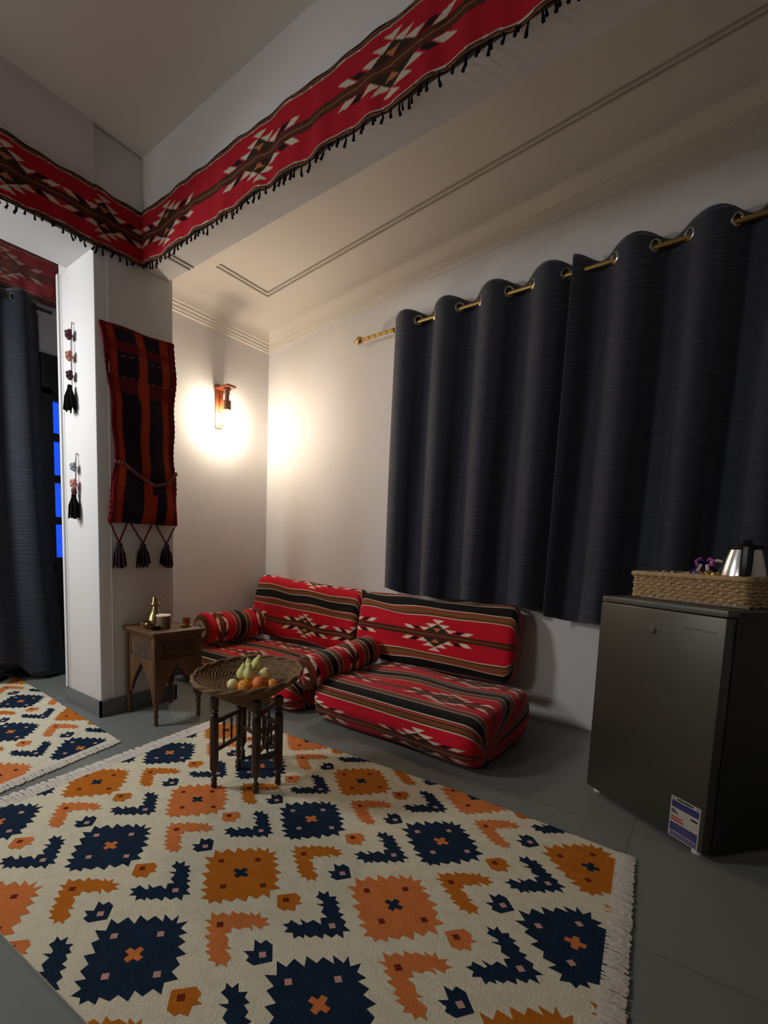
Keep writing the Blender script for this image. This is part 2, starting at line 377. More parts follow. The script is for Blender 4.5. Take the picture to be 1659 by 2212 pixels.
rug1 = make_rug('large cream kilim rug with navy and orange motifs under the fruit basket stand', (-1.892, .548), (.996, .086), (-.086, .996),
    [(-.10, -.215), (1.825, -.215), (1.825, 1.160), (1.6, 1.195), (1.2, 1.243), (.9, 1.258), (.55, 1.275), (.26, 1.285), (-.10, 1.19)], False,
    [((-.10, -.215), (-.10, 1.18), (-1, 0), .075, .006), ((1.825, -.215), (1.825, 1.16), (1, 0), .045, .004)])
# second rug, seen at the left
o2 = Vector((-2.780, .880)); ea2, eb2 = Vector((1.10, -.02)), Vector((-.10, .99))
det = ea2.x * eb2.y - ea2.y * eb2.x
def inv2(x, y): dx, dy = x - o2.x, y - o2.y; return ((dx * eb2.y - dy * eb2.x) / det, (ea2.x * dy - ea2.y * dx) / det)
q2 = [inv2(-4.1, .1), inv2(-2.09, .25), inv2(-2.309, 1.207), inv2(-3.278, 1.262), inv2(-4.55, 1.31)]
rug2 = make_rug('cream kilim rug running under the navy door curtain, only its corner in view', (o2.x, o2.y), tuple(ea2), tuple(eb2), q2, False,
    [(q2[1], q2[2], (1, .1), .055, .008)])

# ---------------------------------------------------------------- red striped cushions
def loft(name, parent, prof, length, end, motifs, v0, wob=.006, du=.0045, dv=.0045, seed=0, P=.41, mat_=FABRIC, sag=0, endpow=.5, pole=None):
    """prof: closed cross-section [(y,z)], lofted along local x and closed by rounded ends"""
    rs = np.random.RandomState(seed)
    pr = np.array(prof + [prof[0]]); seg = np.hypot(*np.diff(pr, axis=0).T); S = np.concatenate([[0], np.cumsum(seg)]); Lc = S[-1]
    ns = int(Lc / dv); s = np.arange(ns) / ns * Lc
    py = np.interp(s, S, pr[:, 0]); pz = np.interp(s, S, pr[:, 1])
    K = np.ones(9) / 9
    for _ in range(int(.05 / dv / 3)):
        py = np.convolve(np.concatenate([py[-4:], py, py[:4]]), K, 'valid'); pz = np.convolve(np.concatenate([pz[-4:], pz, pz[:4]]), K, 'valid')
    cy, cz = (py.mean(), pz.mean())
    # samples along x: flat middle plus rounded ends
    nm = int((length - 2 * end) / du); xm = np.linspace(-length / 2 + end, length / 2 - end, nm); th = np.linspace(0, PI / 2, int(end * 2.2 / du))
    xs = np.concatenate([(-length / 2 + end) - end * np.sin(th[::-1][:-1]), xm, (length / 2 - end) + end * np.sin(th[1:])])
    sc = np.concatenate([np.cos(th[::-1][:-1]) ** endpow, np.ones(nm), np.cos(th[1:]) ** endpow])
    sc = np.clip(sc, .004, 1)
    dx = np.concatenate([[0], np.cumsum(np.hypot(np.diff(xs), np.diff(sc) * .12))]); uu = dx - dx.mean()
    X = np.repeat(xs[None, :], ns, 0)
    if pole:
        b_ = (1 - sc) * (xs > 0); oy, oz = (pole[0] - cy) * b_, (pole[1] - cz) * b_
    else: oy = oz = 0 * sc
    Y = cy + oy[None] + (py[:, None] - cy) * sc[None]; Z = cz + oz[None] + (pz[:, None] - cz) * sc[None]
    A = np.arange(ns)[:, None] / ns * 2 * PI; n = 0
    for k in range(7):
        fx, fa = rs.uniform(3, 17), rs.randint(1, 6); n = n + np.sin(X * fx + A * fa + rs.uniform(0, 6)) * wob / (1 + .3 * k)
    ny = (py - cy) / (np.hypot(py - cy, pz - cz) + 1e-6); nzv = (pz - cz) / (np.hypot(py - cy, pz - cz) + 1e-6)
    Y = Y + n * ny[:, None] * sc[None]; Z = Z + n * nzv[:, None] * sc[None]
    if sag: Z = Z - sag * np.cos(np.clip(X / length * PI, -PI / 2, PI / 2))
    U = np.repeat(uu[None, :], ns, 0); V = np.repeat(np.where(s < Lc / 2, s, s - Lc)[:, None], len(xs), 1) + v0
    c = cloth(U, V, motifs, P)
    return grid_mesh(name, X, Y, Z, c, mat_, parent, closed_u=True)
def rrect(y0, y1, z0, z1, r, n=6, start='front', bulge=.0):
    """rounded rectangle starting at the middle of the y0 side, going up"""
    pts = [(y0 - bulge, (z0 + z1) / 2)]
    for (cy, cz, a0) in ((y0 + r, z1 - r, PI), (y1 - r, z1 - r, PI / 2), (y1 - r, z0 + r, 0), (y0 + r, z0 + r, -PI / 2)):
        for k in range(n + 1):
            a = a0 - k / n * PI / 2; pts.append((cy + r * math.cos(a), cz + r * math.sin(a)))
    return pts
# seat cushions
def seat(label, cx, cy, rz, length, depth, h, v0, motifs, seed, pd=None, front=.0):
    t = empty('floor_seat_cushion', (cx, cy, 0), label, 'cushion', 'red striped floor seating', rz)
    prof = rrect(-depth / 2, depth / 2, .004, h, min(h * .46, .11), bulge=front)
    loft('cushion_cover', t, prof, length, .085, motifs, v0, seed=seed, wob=.006, endpow=.36, pole=(-depth * .33, .075))
    return t
seat('red striped floor seat cushion in front, nearest the grey fridge', -1.25, 2.485, math.radians(-3.5), 1.03, .83, .25, .055, (-.46, .24), 3, front=.02)
seat('red striped floor seat cushion further left, behind the fruit basket', -2.52, 2.50, math.radians(-2), 1.28, .84, .24, .07, (-.5, .02, .4), 5, front=.01)
# back cushions lean on the wall
def back(label, x0, x1, zb0, zb1, h0, h1, v0, motifs, seed, y=2.93, thick=.17):
    L = math.hypot(x1 - x0, zb1 - zb0)
    t = empty('back_cushion', ((x0 + x1) / 2, y, (zb0 + zb1) / 2), label, 'cushion', 'red striped floor seating')
    t.rotation_euler = (math.radians(-9), math.atan2(-(zb1 - zb0), x1 - x0), 0)
    prof = rrect(-thick / 2, thick / 2, 0, (h0 + h1) / 2, .075, bulge=.012)
    o = loft('cushion_cover', t, prof, L, .05, motifs, v0, seed=seed, wob=.0045, endpow=.38)
    return t
back('red striped back cushion under the navy window curtain', -1.985, -.875, .235, .21, .48, .47, .0, (-.62, .07), 11, y=2.915)
back('red striped back cushion standing in the wall corner', -3.13, -2.02, .26, .2, .53, .49, .105, (-.60, .08, .6), 12, y=2.94)
# bolsters
def bolster(label, cx, cy, z, r, L, rz, rx, vshift, motifs, seed):
    t = empty('bolster_cushion', (cx, cy, z), label, 'bolster', 'red striped floor seating'); t.rotation_euler = (0, rx, rz)
    rs = np.random.RandomState(seed)
    nx = int(L / .004); end = .045
    xs = np.linspace(-L / 2, L / 2, nx); d = np.minimum(L / 2 - np.abs(xs), end) / end; prof = np.sqrt(np.clip(1 - (1 - d) ** 2, 0, 1)) ** .8
    pc = np.concatenate([[0], np.cumsum(np.hypot(np.diff(xs), np.diff(prof * r)))])
    ns = int(2 * PI * r / .005); A = np.arange(ns) / ns * 2 * PI
    X = np.repeat(xs[None], ns, 0); R = r * prof[None] * (1 + .02 * np.sin(3 * A[:, None] + X * 9) + .015 * np.sin(X * 23 + A[:, None]))
    Y = R * np.cos(A)[:, None]; Z = R * np.sin(A)[:, None]
    V = np.repeat((pc - pc.mean())[None], ns, 0) + vshift; U = np.repeat((A * r)[:, None], nx, 1)
    grid_mesh('cushion_cover', X, Y, Z, cloth(U, V, motifs), FABRIC, t, closed_u=True)
    return t
bolster('red striped bolster at the lamp wall, left end of the seating', -2.97, 2.53, .375, .118, .62, math.radians(90), 0, .17, (.1, .55), 21)
bolster('red striped bolster lying between the two floor seat cushions', -1.80, 2.43, .30, .098, .77, math.radians(92), math.radians(-3), .38, (.12, .43), 22)

# ---------------------------------------------------------------- kilim valance around the beams
def valance(name, label, path, z0, z1, motifs, offs, tassel_ranges, seed, matl=FABRIC, step=.0035, P=.41, fade=0):
    """path: [(x,y)] polyline; the cloth hangs just off it"""
    t = empty(name, (path[0][0], path[0][1], z0), label, 'wall hanging')
    rs = np.random.RandomState(seed)
    pts = np.array(path, float); sg = np.hypot(*np.diff(pts, axis=0).T); S = np.concatenate([[0], np.cumsum(sg)])
    s = np.arange(0, S[-1], step); x = np.interp(s, S, pts[:, 0]); y = np.interp(s, S, pts[:, 1])
    K = np.ones(5) / 5
    nxn = np.zeros_like(s); nyn = np.zeros_like(s)
    for k in range(len(sg)):
        m_ = (s >= S[k]) & (s <= S[k + 1]); d = (pts[k + 1] - pts[k]) / sg[k]; nxn[m_] = d[1]; nyn[m_] = -d[0]
    v = np.linspace(0, 1, int((z1 - z0) / .0035))
    rip = lambda ss: .004 * np.sin(ss * 31 + 1) + .003 * np.sin(ss * 53 + 2) + .0025 * np.sin(ss * 12)
    top = z1 + .004 * np.sin(s * 17) + .003 * np.sin(s * 41); bot = z0 + .006 * np.sin(s * 13 + 1) + .004 * np.sin(s * 29)
    drop = np.interp(s, S, offs); top = top + drop; bot = bot + drop
    Z = bot[:, None] * (1 - v) + top[:, None] * v
    wv = (rip(s)[:, None] * (1.15 - v)) + .015
    X = x[:, None] + nxn[:, None] * wv - path[0][0]; Y = y[:, None] + nyn[:, None] * wv - path[0][1]
    U = np.repeat(s[:, None], len(v), 1); V = (v[None] - .5) * (z1 - z0) * np.ones_like(U)
    V = V + .003 * np.sin(U * 23) + .002 * np.sin(U * 9)
    c = cloth(U, V, motifs, P)
    edge = np.abs(V) > (z1 - z0) / 2 - .005; c[edge] = C_DK
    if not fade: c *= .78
    if fade: c = c * (1 - fade) + np.array(lin((150, 96, 96))) * fade
    o = grid_mesh('woven_band', X, Y, Z - z0, c, matl, t)
    md = o.modifiers.new('s', 'SOLIDIFY'); md.thickness = .003; md.offset = -1
    for (s0, s1, sp) in tassel_ranges:
        ss = s0
        while ss < s1:
            px = np.interp(ss, s, x) ; py = np.interp(ss, s, y); i = min(int(ss / step), len(s) - 1)
            ox, oy = nxn[i] * .012, nyn[i] * .012; zb = np.interp(ss, s, bot) - z0
            L = rs.uniform(.022, .045); a, b_ = rs.uniform(-.008, .008, 2)
            f = MB(); B = Vector((px + ox - path[0][0], py + oy - path[0][1], zb + .006))
            dirv = Vector((nyn[i] * -1, nxn[i], 0))
            f.tube([B, B + dirv * a + Vector((0, 0, -L * .5)), B + dirv * b_ + Vector((0, 0, -L))], .003, 5, rad=[.0025, .004, .0065])
            if rs.rand() < .5: f.tube([B + dirv * .009, B + dirv * (.009 + b_) + Vector((0, 0, -L * .7))], .003, 5, rad=[.002, .0055])
            f.build('tassel', BLACKYARN, t)
            ss += sp * rs.uniform(.8, 1.2)
    return t
s_p0 = PY + .05 - .1   # arc length where the pillar face starts (path starts at y=.1)
path = [(-2.655, .1), (-2.655, 1.303), (-2.66, 1.318), (PX, 1.32), (PX, BY - .0), (1.2, BY)]
sS = [0]
for a_, b_ in zip(path, path[1:]): sS.append(sS[-1] + math.hypot(b_[0] - a_[0], b_[1] - a_[1]))
beam0 = sS[4]; onx = lambda X_: beam0 + (X_ - PX)
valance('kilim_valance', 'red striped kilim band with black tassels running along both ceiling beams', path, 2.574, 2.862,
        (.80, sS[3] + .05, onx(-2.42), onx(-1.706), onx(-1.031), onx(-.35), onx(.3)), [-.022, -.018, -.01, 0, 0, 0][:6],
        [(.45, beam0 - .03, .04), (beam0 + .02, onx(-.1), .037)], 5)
valance('kilim_valance', 'faded red kilim band above the navy door curtain', [(-3.87, .3), (-3.87, 1.79)], 2.70, 3.02, (.42, .99), [0, 0], [], 9, fade=.5)

# ---------------------------------------------------------------- window curtain
ROD = Vector((0, 3.01, 2.53))
rod = empty('curtain_rod', (-2.12, 3.01, 2.52), 'gold twisted curtain rod with ball end, across the window wall', 'curtain rod')
mb = MB(); N = 380; pts = [(x, 0, (x) * .006) for x in np.linspace(0, 3.9, N)]
mb.tube(pts, .012, 8, rad=[.012 + .0022 * math.sin(i * 1.35) if i < 32 else .0125 for i in range(N)]); mb.build('pole', BRASS, rod)
mb = MB().lathe([(0, -.004), (.012, 0), (.013, .006), (.018, .008), (.026, .02), (.029, .034), (.025, .048), (.014, .058), (.006, .064), (.005, .082), (0, .084)], n=20, M=Matrix.Rotation(-PI / 2, 4, 'Y'), c=(.012, 0, 0)); mb.build('finial', BRASS, rod)
for bx in (.27, 3.0):
    mb = MB().box((bx - .012, -.006, -.014), (bx + .012, .098, .004), bevel=.003).lathe([(0, 0), (.03, 0), (.03, .008), (0, .009)], n=18, M=Matrix.Rotation(PI / 2, 4, 'X'), c=(bx, .1, -.005)).tube([(bx, 0, .018), (bx, -.018, 0), (bx, 0, -.018), (bx, .016, -.005)], .004, 6)
    mb.build('bracket', BRASS, rod)
def curtain(name, label, x0, x1, lobes, ztop, zb0, zb1, A=.066, per=.30, yc=3.01, parent=None, seed=0, grommets=(), cup=.0, lobe_bot=.5):
    """lobes: centres of the folds that come forward"""
    t = empty(name, (x0, yc, zb0), label, 'curtain')
    rs = np.random.RandomState(seed)
    xs = np.arange(x0, x1 + .001, .006); lob = np.array(lobes)
    # phase: piecewise so that each lobe centre sits at a multiple of 2 pi
    ph = np.interp(xs, lob, np.arange(len(lob)) * 2 * PI)
    lo = xs < lob[0]; ph[lo] = (xs[lo] - lob[0]) / per * 2 * PI; hi = xs > lob[-1]; ph[hi] = (len(lob) - 1) * 2 * PI + (xs[hi] - lob[-1]) / per * 2 * PI
    zt = ztop + .018 * np.cos(ph) + .006 * (xs - x0); zb = np.interp(xs, [x0, x1], [zb0, zb1]) + .014 * np.cos(ph + .6) + .01 * np.sin(xs * 5)
    v = np.linspace(0, 1, 80)
    Z = zt[:, None] * (1 - v) + zb[:, None] * v
    amp = (A - .014) + .010 * v ; drift = .35 * np.sin(v * 2.2 + 1.0 * np.sin(xs * 3.1)[:, None])
    wave = -np.cos(ph[:, None] + drift * v) ; wave = np.sign(wave) * np.abs(wave) ** (.92 - .22 * v)
    Y = yc + amp * wave + .014 * v * np.sin(xs[:, None] * 7.3 + 2) - .01 * v + .004 * np.sin(ph[:, None] * 2 + v * 5) * v
    Y = np.minimum(Y, 3.085)
    X = xs[:, None] + .012 * np.sin(ph)[:, None] * (1 - v) - .012 * v
    o = grid_mesh('cloth_panel', X - x0, Y - yc, Z - zb0, None, NAVY, t)
    md = o.modifiers.new('s', 'SOLIDIFY'); md.thickness = .003; md.offset = 0
    gl_ = []
    for lc in lobes:
        for sg in (1, -1):
            gx = lc + sg * (per * .25 + .012) if True else 0
            if x0 - .0 < gx < x1 and gx < 1.0: gl_.append((gx, sg))
    for gx, sg in gl_:
        mb = MB(); n = Vector((1, -.95 * sg, 0)).normalized(); c = Vector((gx - x0 + .003, -.004, 2.53 + .006 * (gx + 1.7) - zb0)); e1 = Vector((-n.y, n.x, 0)); e2 = Vector((0, 0, 1))
        mb.tube([c + (e1 * math.cos(a) + e2 * math.sin(a)) * .027 for a in np.linspace(0, 2 * PI, 25)[:-1]], .0062, 8, closed=True)
        mb.build('grommet', RINGM, t)
    return t
curtain('window_curtain', 'left navy eyelet curtain panel over the window, above the red seating', -1.825, -.745, [-1.752, -1.466, -1.164, -.86], 2.588, .735, .665, seed=1,
        grommets=[(-1.668, 1), (-1.529, -1), (-1.403, 1), (-1.223, -1), (-1.102, 1), (-.926, -1), (-.7725, 1)])
curtain('window_curtain', 'right navy eyelet curtain panel over the window, behind the fridge', -.735, 1.75, [-.457, -.15, .15, .45, .75, 1.05, 1.35, 1.65], 2.590, .645, .62, seed=2,
        grommets=[(-.696, -1), (-.527, -1), (-.388, 1), (-.233, -1), (-.0685, 1), (.07, -1), (.23, 1), (.37, -1)])
# door curtain hangs in front of the doorway
dc = empty('door_curtain', (-3.80, .25, 0), 'navy eyelet curtain covering the doorway left of the pillar', 'curtain')
ys = np.arange(.25, 1.475, .006); v = np.linspace(0, 1, 70); ph = ys / .27 * 2 * PI
zt = 2.68 + .012 * np.cos(ph); zb = np.interp(ys, [.25, 1.1, 1.17, 1.25, 1.475], [.17, .16, .13, .035, .02])
Z = zt[:, None] * (1 - v) + zb[:, None] * v; wd = 1 + .09 * v ** 2
Xc = .045 * np.cos(ph[:, None] + .4 * v) * (1 - .5 * v) + .05 * v * (ys[:, None] > 0)
Yc = (ys - .25)[:, None] * wd
o = grid_mesh('cloth_panel', Xc, Yc, Z, None, NAVY, dc); md = o.modifiers.new('s', 'SOLIDIFY'); md.thickness = .003
for gy in (1.02, 1.16, 1.305):
    mb = MB(); mb.tube([(.03, gy - .25 + .024 * math.cos(a), 2.625 + .024 * math.sin(a)) for a in np.linspace(0, 2 * PI, 25)[:-1]], .0055, 8, closed=True); mb.build('grommet', RINGM, dc)
dr = prop(MB().tube([(-3.80, .1, 2.625), (-3.80, 1.56, 2.625)], .011, 10).build('door_curtain_rod', mat('dark_rod', (60, 55, 50), .4, .6)), 'dark curtain rod above the doorway', 'curtain rod')

# ---------------------------------------------------------------- wall lamp
lamp = empty('wall_lamp', (LX, 2.555, 1.945), 'wooden wall lamp with a glowing bare bulb in the corner', 'lamp')
MB().box((0, -.035, 0), (.022, .035, .335), bevel=.004).build('back_plate', LAMPW, lamp)
MB().box((.022, -.012, .02), (.03, .012, .24), bevel=.003).build('plate_ridge', LAMPW, lamp)
mb = MB().box((0, -.045, .292), (.165, .045, .308), bevel=.004); mb.lathe([(0, 0), (.008, 0), (.006, .01), (0, .016)], c=(.09, 0, .308), n=12); mb.build('arm', LAMPW, lamp)
MB().lathe([(0, .292), (.03, .29), (.03, .275), (.022, .268), (.02, .262), (.026, .255), (.024, .25), (.018, .245), (.018, .205), (.02, .2), (.034, .196), (.034, .125), (.03, .12), (0, .12)], c=(.105, 0, 0), n=24).build('socket', mat('lamp_socket_wood', (140, 92, 60), .4), lamp)
MB().tube([(.03, .02, .285), (.06, .03, .26), (.065, .028, .2), (.06, .03, .15), (.04, .026, .12)], .004, 8).build('cable', LAMPW, lamp)
EM = bpy.data.materials.new('glowing_bulb'); EM.use_nodes = True; b = EM.node_tree.nodes['Principled BSDF']
b.inputs['Base Color'].default_value = (1, .9, .75, 1); b.inputs['Emission Color'].default_value = (1, .86, .66, 1); b.inputs['Emission Strength'].default_value = BULB
MB().lathe([(0, .018), (.018, .02), (.034, .035), (.041, .06), (.037, .085), (.024, .105), (.018, .118), (.018, .122), (0, .122)], c=(.105, 0, 0), n=28).build('bulb', EM, lamp)

# ---------------------------------------------------------------- hanging camel bag on the pillar
bag = empty('woven_bag', (PX, 1.35, 1.12), 'dark red woven saddle bag with three tassels hung on the pillar', 'wall hanging')
nv, nu = 230, 110; vv = np.linspace(0, 1, nv)[None]; uu = np.linspace(0, 1, nu)[:, None]
zv = np.array([0, .18, .3, .45, .62, .8, .93, 1.0]); left = np.array([1.365, 1.385, 1.405, 1.405, 1.395, 1.375, 1.352, 1.335]); right = np.array([1.806, 1.806, 1.800, 1.792, 1.796, 1.800, 1.795, 1.785])
Lf = np.interp(vv, zv, left); Rt = np.interp(vv, zv, right)
Y = Lf * (1 - uu) + Rt * uu; Z = np.interp(vv, [0, 1], [1.120, 2.20]) + (uu * .02) + 0 * Y
X = PX + .012 + .01 * np.sin(uu * 9 + vv * 5) * (1 - .2 * vv) + .008 * np.sin(vv * 22 + uu * 3)
cr = {'o': lin((168, 56, 26)), 'm': lin((62, 18, 26)), 'n': lin((38, 26, 38)), 'r': lin((130, 24, 28)), 'p': lin((150, 96, 84))}
def bagcol(uu, vv):
    uu = uu + 0 * vv; vv = vv + 0 * uu; c = np.empty(uu.shape + (3,), np.float32); c[:] = cr['m']
    c[(uu > .18) & (uu < .44)] = cr['n']; c[(uu > .56) & (uu < .82)] = cr['n']
    for a, b_ in ((.06, .15), (.44, .56), (.80, .92)): c[(uu > a) & (uu < b_)] = cr['o']
    c[(uu < .05) | (uu > .94)] = cr['r']
    hb = (np.abs(vv - .9) < .025) | (np.abs(vv - .715) < .04) | (vv > .985)
    c[hb] = c[hb] * .45 + np.array(cr['r']) * .5
    c[(np.abs(uu - .5) < .085) & (np.abs(vv - .70) < .05)] = cr['o']
    for k in (.86, .76): c[(np.abs(vv - k + .012 * uu) < .0022) & (np.sin(uu * 60) > -.2)] = cr['p']
    return c
o = grid_mesh('cloth', X - PX, Y - 1.35, Z - 1.12, bagcol(uu, vv), BAGM, bag); md = o.modifiers.new('s', 'SOLIDIFY'); md.thickness = .012; md.offset = 0
# pocket with a sagging rope edge
v2 = np.linspace(0, 1, 90)[None]; top = 1.455 - .10 * np.sin(np.clip(uu * 1.12, 0, 1) * PI) ** 1.0 + .0 * uu; top = np.interp(uu, [0, .12, .35, .6, .85, 1], [1.462, 1.455, 1.40, 1.352, 1.375, 1.45])
Zp = 1.122 + (top - 1.122) * v2; vz = (Zp - 1.12) / 1.08; Yp = np.interp(vz, zv, left) * (1 - uu) + np.interp(vz, zv, right) * uu
Xp = .028 + .028 * np.sin(v2 * PI * .75 + .2) * np.sin(uu * PI) ** .5 + .006 * np.sin(uu * 14 + v2 * 6)
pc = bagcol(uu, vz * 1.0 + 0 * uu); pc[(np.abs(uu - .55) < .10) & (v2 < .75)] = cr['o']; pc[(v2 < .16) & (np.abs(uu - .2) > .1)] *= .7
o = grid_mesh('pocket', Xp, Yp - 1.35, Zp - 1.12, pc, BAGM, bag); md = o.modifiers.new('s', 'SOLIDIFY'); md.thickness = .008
k = [0, 10, 20, 30, 40, 50, 60, 70, 80, 90, 100, 109]
mb = MB(); rp = [(Xp[i, -1], Yp[i, -1] - 1.35, Zp[i, -1] - 1.12) for i in range(0, 110, 1)]
mb.tube(rp, .011, 8, rad=[.0105 + .003 * math.sin(i * 1.6) for i in range(110)]); mb.build('rope_edge', mat('rope_wool', (150, 82, 74), .9, noise=.5, nscale=90), bag)
mb = MB()
for sd in (0, -1):
    mb.tube([(X[sd, j] - PX + .006, Y[sd, j] - 1.35, Z[sd, j] - 1.12) for j in range(0, nv, 2)], .007, 6, rad=[.0055 + .0025 * math.sin(j * 2.2) for j in range(0, nv, 2)])
mb.build('piped_edge', REDYARN, bag)
def tassel(parent, c, L, r, matl, n=26, name='tassel', seed=0, head=True):
    rs = random.Random(seed); f = MB()
    if head: f.lathe([(0, .012), (r * .35, .006), (r * .42, -.006), (r * .34, -.018), (0, -.02)], c=c, n=12)
    for k in range(n):
        a = 2 * PI * k / n * 3.1; q = r * math.sqrt((k + .5) / n); l = L * rs.uniform(.8, 1.05)
        dx, dy = math.cos(a) * q, math.sin(a) * q
        f.tube([(c[0] + dx * .25, c[1] + dy * .25, c[2] - .008), (c[0] + dx * .75, c[1] + dy * .75, c[2] - l * .45), (c[0] + dx * 1.0 + rs.uniform(-.003, .003), c[1] + dy + rs.uniform(-.004, .004), c[2] - l)], .005, 5, rad=[.004, .006, .0045])
    return f.build(name, matl, parent)
for i, (yc_, yl, yr) in enumerate(((1.425, 1.375, 1.475), (1.575, 1.50, 1.635), (1.735, 1.665, 1.798))):
    mb = MB()
    for yy in (yl, yr): mb.tube([(.02, yy - 1.35, .0), (.02, (yy + yc_) / 2 - 1.35, -.055), (.02, yc_ - 1.35, -.112)], .0045, 6)
    mb.build('cord', REDYARN, bag)
    tassel(bag, (.024, yc_ - 1.35, -.12), .135, .042, mat('tassel_wool_%d' % i, (44, 22, 30), .95), 34, seed=i)
# ---------------------------------------------------------------- two bead strings on the pillar front
def beads(label, x, ztop, items, tz, tl, seed, loopc):
    t = empty('beaded_tassel', (x, PY, tz), label, 'wall hanging', 'beaded tassel ornaments on the pillar')
    MB().lathe([(0, 0), (.006, 0), (.006, .012), (0, .014)], M=Matrix.Rotation(PI / 2, 4, 'X'), c=(0, -.0, ztop - tz), n=10).build('nail', RINGM, t)
    mb = MB(); zend = tz
    for s in (-1, 1): mb.tube([(0, -.012, ztop - tz), (s * .006, -.016, (ztop - tz) * .7), (s * .004, -.017, (ztop - tz) * .35), (0, -.017, 0)], .0018, 6)
    mb.build('string', mat('string_%d' % seed, loopc, .8), t)
    for (z, r, c) in items:
        mb = MB(); n = 9
        for q in range(n):
            a = 2.4 * q; h = (q / (n - 1) * 2 - 1) * .65; rr = math.sqrt(1 - h * h) * .55 * r
            mb.lathe([(0, -r * .5), (r * .35, -r * .35), (r * .5, 0), (r * .35, r * .35), (0, r * .5)], c=(rr * math.cos(a), -.02 - r * .4 + rr * math.sin(a) * .6, z - tz + h * r), n=10)
        mb.build('bead_cluster', mat('beads_%d_%d' % (seed, int(z * 1000)), c, .6), t)
    tassel(t, (0, -.03, 0), tl, .034, BLACKYARN, 24, seed=seed)
    return t
beads('beaded tassel hung highest on the pillar front, three bead clusters', -2.915, 2.235, [(2.165, .026, (70, 14, 20)), (2.05, .026, (176, 118, 98)), (1.945, .025, (48, 14, 20))], 1.885, .135, 31, (90, 70, 60))
beads('shorter beaded tassel hung lower on the pillar front, grey and pink beads', -2.895, 1.512, [(1.435, .024, (138, 142, 146)), (1.34, .026, (190, 128, 118)), (1.295, .02, (80, 22, 26))], 1.275, .13, 32, (110, 110, 112))

# ---------------------------------------------------------------- side table
stb = empty('side_table', (-2.356 + .03, 1.454 - .005, 0), 'carved brown wooden side table with arched sides beside the pillar', 'table', rz=math.atan2(.022, -.313) - PI)
# local frame: near corner leg at the origin, x runs to -.314 (left), y runs to +.27 (back)
WX, WY, TH = .318, .272, .525
MB().box((-WX - .028, -.028, TH - .018), (.028, WY + .028, TH), bevel=.004).box((-WX - .018, -.018, TH - .032), (.018, WY + .018, TH - .018), bevel=.003).build('table_top', WOODL, stb)
for cx_, cy_ in ((0, 0), (-WX, 0), (0, WY), (-WX, WY)):
    mb = MB().box((cx_ - .014, cy_ - .014, .13), (cx_ + .014, cy_ + .014, TH - .03), bevel=.002)
    mb.lathe([(0, 0), (.010, 0), (.013, .015), (.009, .03), (.011, .04), (.015, .055), (.010, .07), (.014, .085), (.014, .1), (.011, .112), (.016, .12), (.016, .131), (0, .131)], c=(cx_, cy_, 0), n=14)
    mb.build('leg', WOODL, stb)
def side_panel(length, M, name, lattice, inner):
    # outline with a pointed arch cut between the legs, plus a framed lattice window
    hw = length / 2; z0 = .14; zt = TH - .03; t = .011
    arch = []
    for k in range(13):
        a = k / 12; x = -hw * .80 + hw * .80 * a; z = z0 + (.335 - z0) * (.55 * a + .45 * a ** .45); arch.append((x, z))
    arch += [(-x, z) for x, z in arch[::-1][1:]]
    wz0, wz1, wx = .365, .47, hw - .035
    mb = MB()
    low = [(-hw, z0), (-hw, wz0)] + [(hw, wz0), (hw, z0)] + [(x, z) for x, z in arch[::-1]]
    mb.prism(low, -t / 2, t / 2); mb.prism([(-hw, wz1), (hw, wz1), (hw, zt), (-hw, zt)], -t / 2, t / 2)
    mb.prism([(-hw, wz0), (-wx, wz0), (-wx, wz1), (-hw, wz1)], -t / 2, t / 2); mb.prism([(wx, wz0), (hw, wz0), (hw, wz1), (wx, wz1)], -t / 2, t / 2)
    MM = M @ Matrix.Rotation(PI / 2, 4, 'X')
    bmesh.ops.transform(mb.bm, matrix=MM, verts=mb.bm.verts)
    pnl = mb.build(name, WOODL, stb)
    mb = MB(); nxl = int(2 * wx / .018)
    for k in range(nxl + 6):
        for sgn in (1, -1):
            x0 = -wx + (k - 5.8) * .018 + (0 if sgn > 0 else 0); p0 = Vector((x0, wz0, 0)); p1 = Vector((x0 + (wz1 - wz0), wz1, 0))
            # clip to the window
            a, b_ = max(-wx, p0.x), min(wx, p1.x)
            if b_ - a < .004: continue
            q0 = (a, wz0 + (a - p0.x), 0); q1 = (b_, wz0 + (b_ - p0.x), 0)
            if sgn < 0: q0 = (-q0[0], q0[1], 0); q1 = (-q1[0], q1[1], 0)
            mb.tube([q0, q1], .0027, 5)
    for i in range(nxl):
        for j in range(5):
            mb.lathe([(0, -.004), (.0045, 0), (0, .004)], c=(-wx + (i + .5) * 2 * wx / nxl, wz0 + (j + .5) * (wz1 - wz0) / 5, 0), n=8)
    bmesh.ops.transform(mb.bm, matrix=MM, verts=mb.bm.verts)
    mb.build('lattice', WOODL, pnl)
    q = MB().box((-wx, inner * .004 - .001, wz0), (wx, inner * .004 + .001, wz1)); bmesh.ops.transform(q.bm, matrix=M, verts=q.bm.verts); q.build('shade_backing', HOLESH if lattice else WOOD, pnl, smooth=False)  # added dark board, so the lattice holes look like the shaded table interior
side_panel(WX, Matrix.Translation((-WX / 2, 0, 0)), 'side_panel', 1, 1)
side_panel(WX, Matrix.Translation((-WX / 2, WY, 0)), 'side_panel', 1, -1)
side_panel(WY, Matrix.Translation((0, WY / 2, 0)) @ Matrix.Rotation(PI / 2, 4, 'Z'), 'side_panel', 0, 1)
side_panel(WY, Matrix.Translation((-WX, WY / 2, 0)) @ Matrix.Rotation(PI / 2, 4, 'Z'), 'side_panel', 1, -1)
TZ = TH
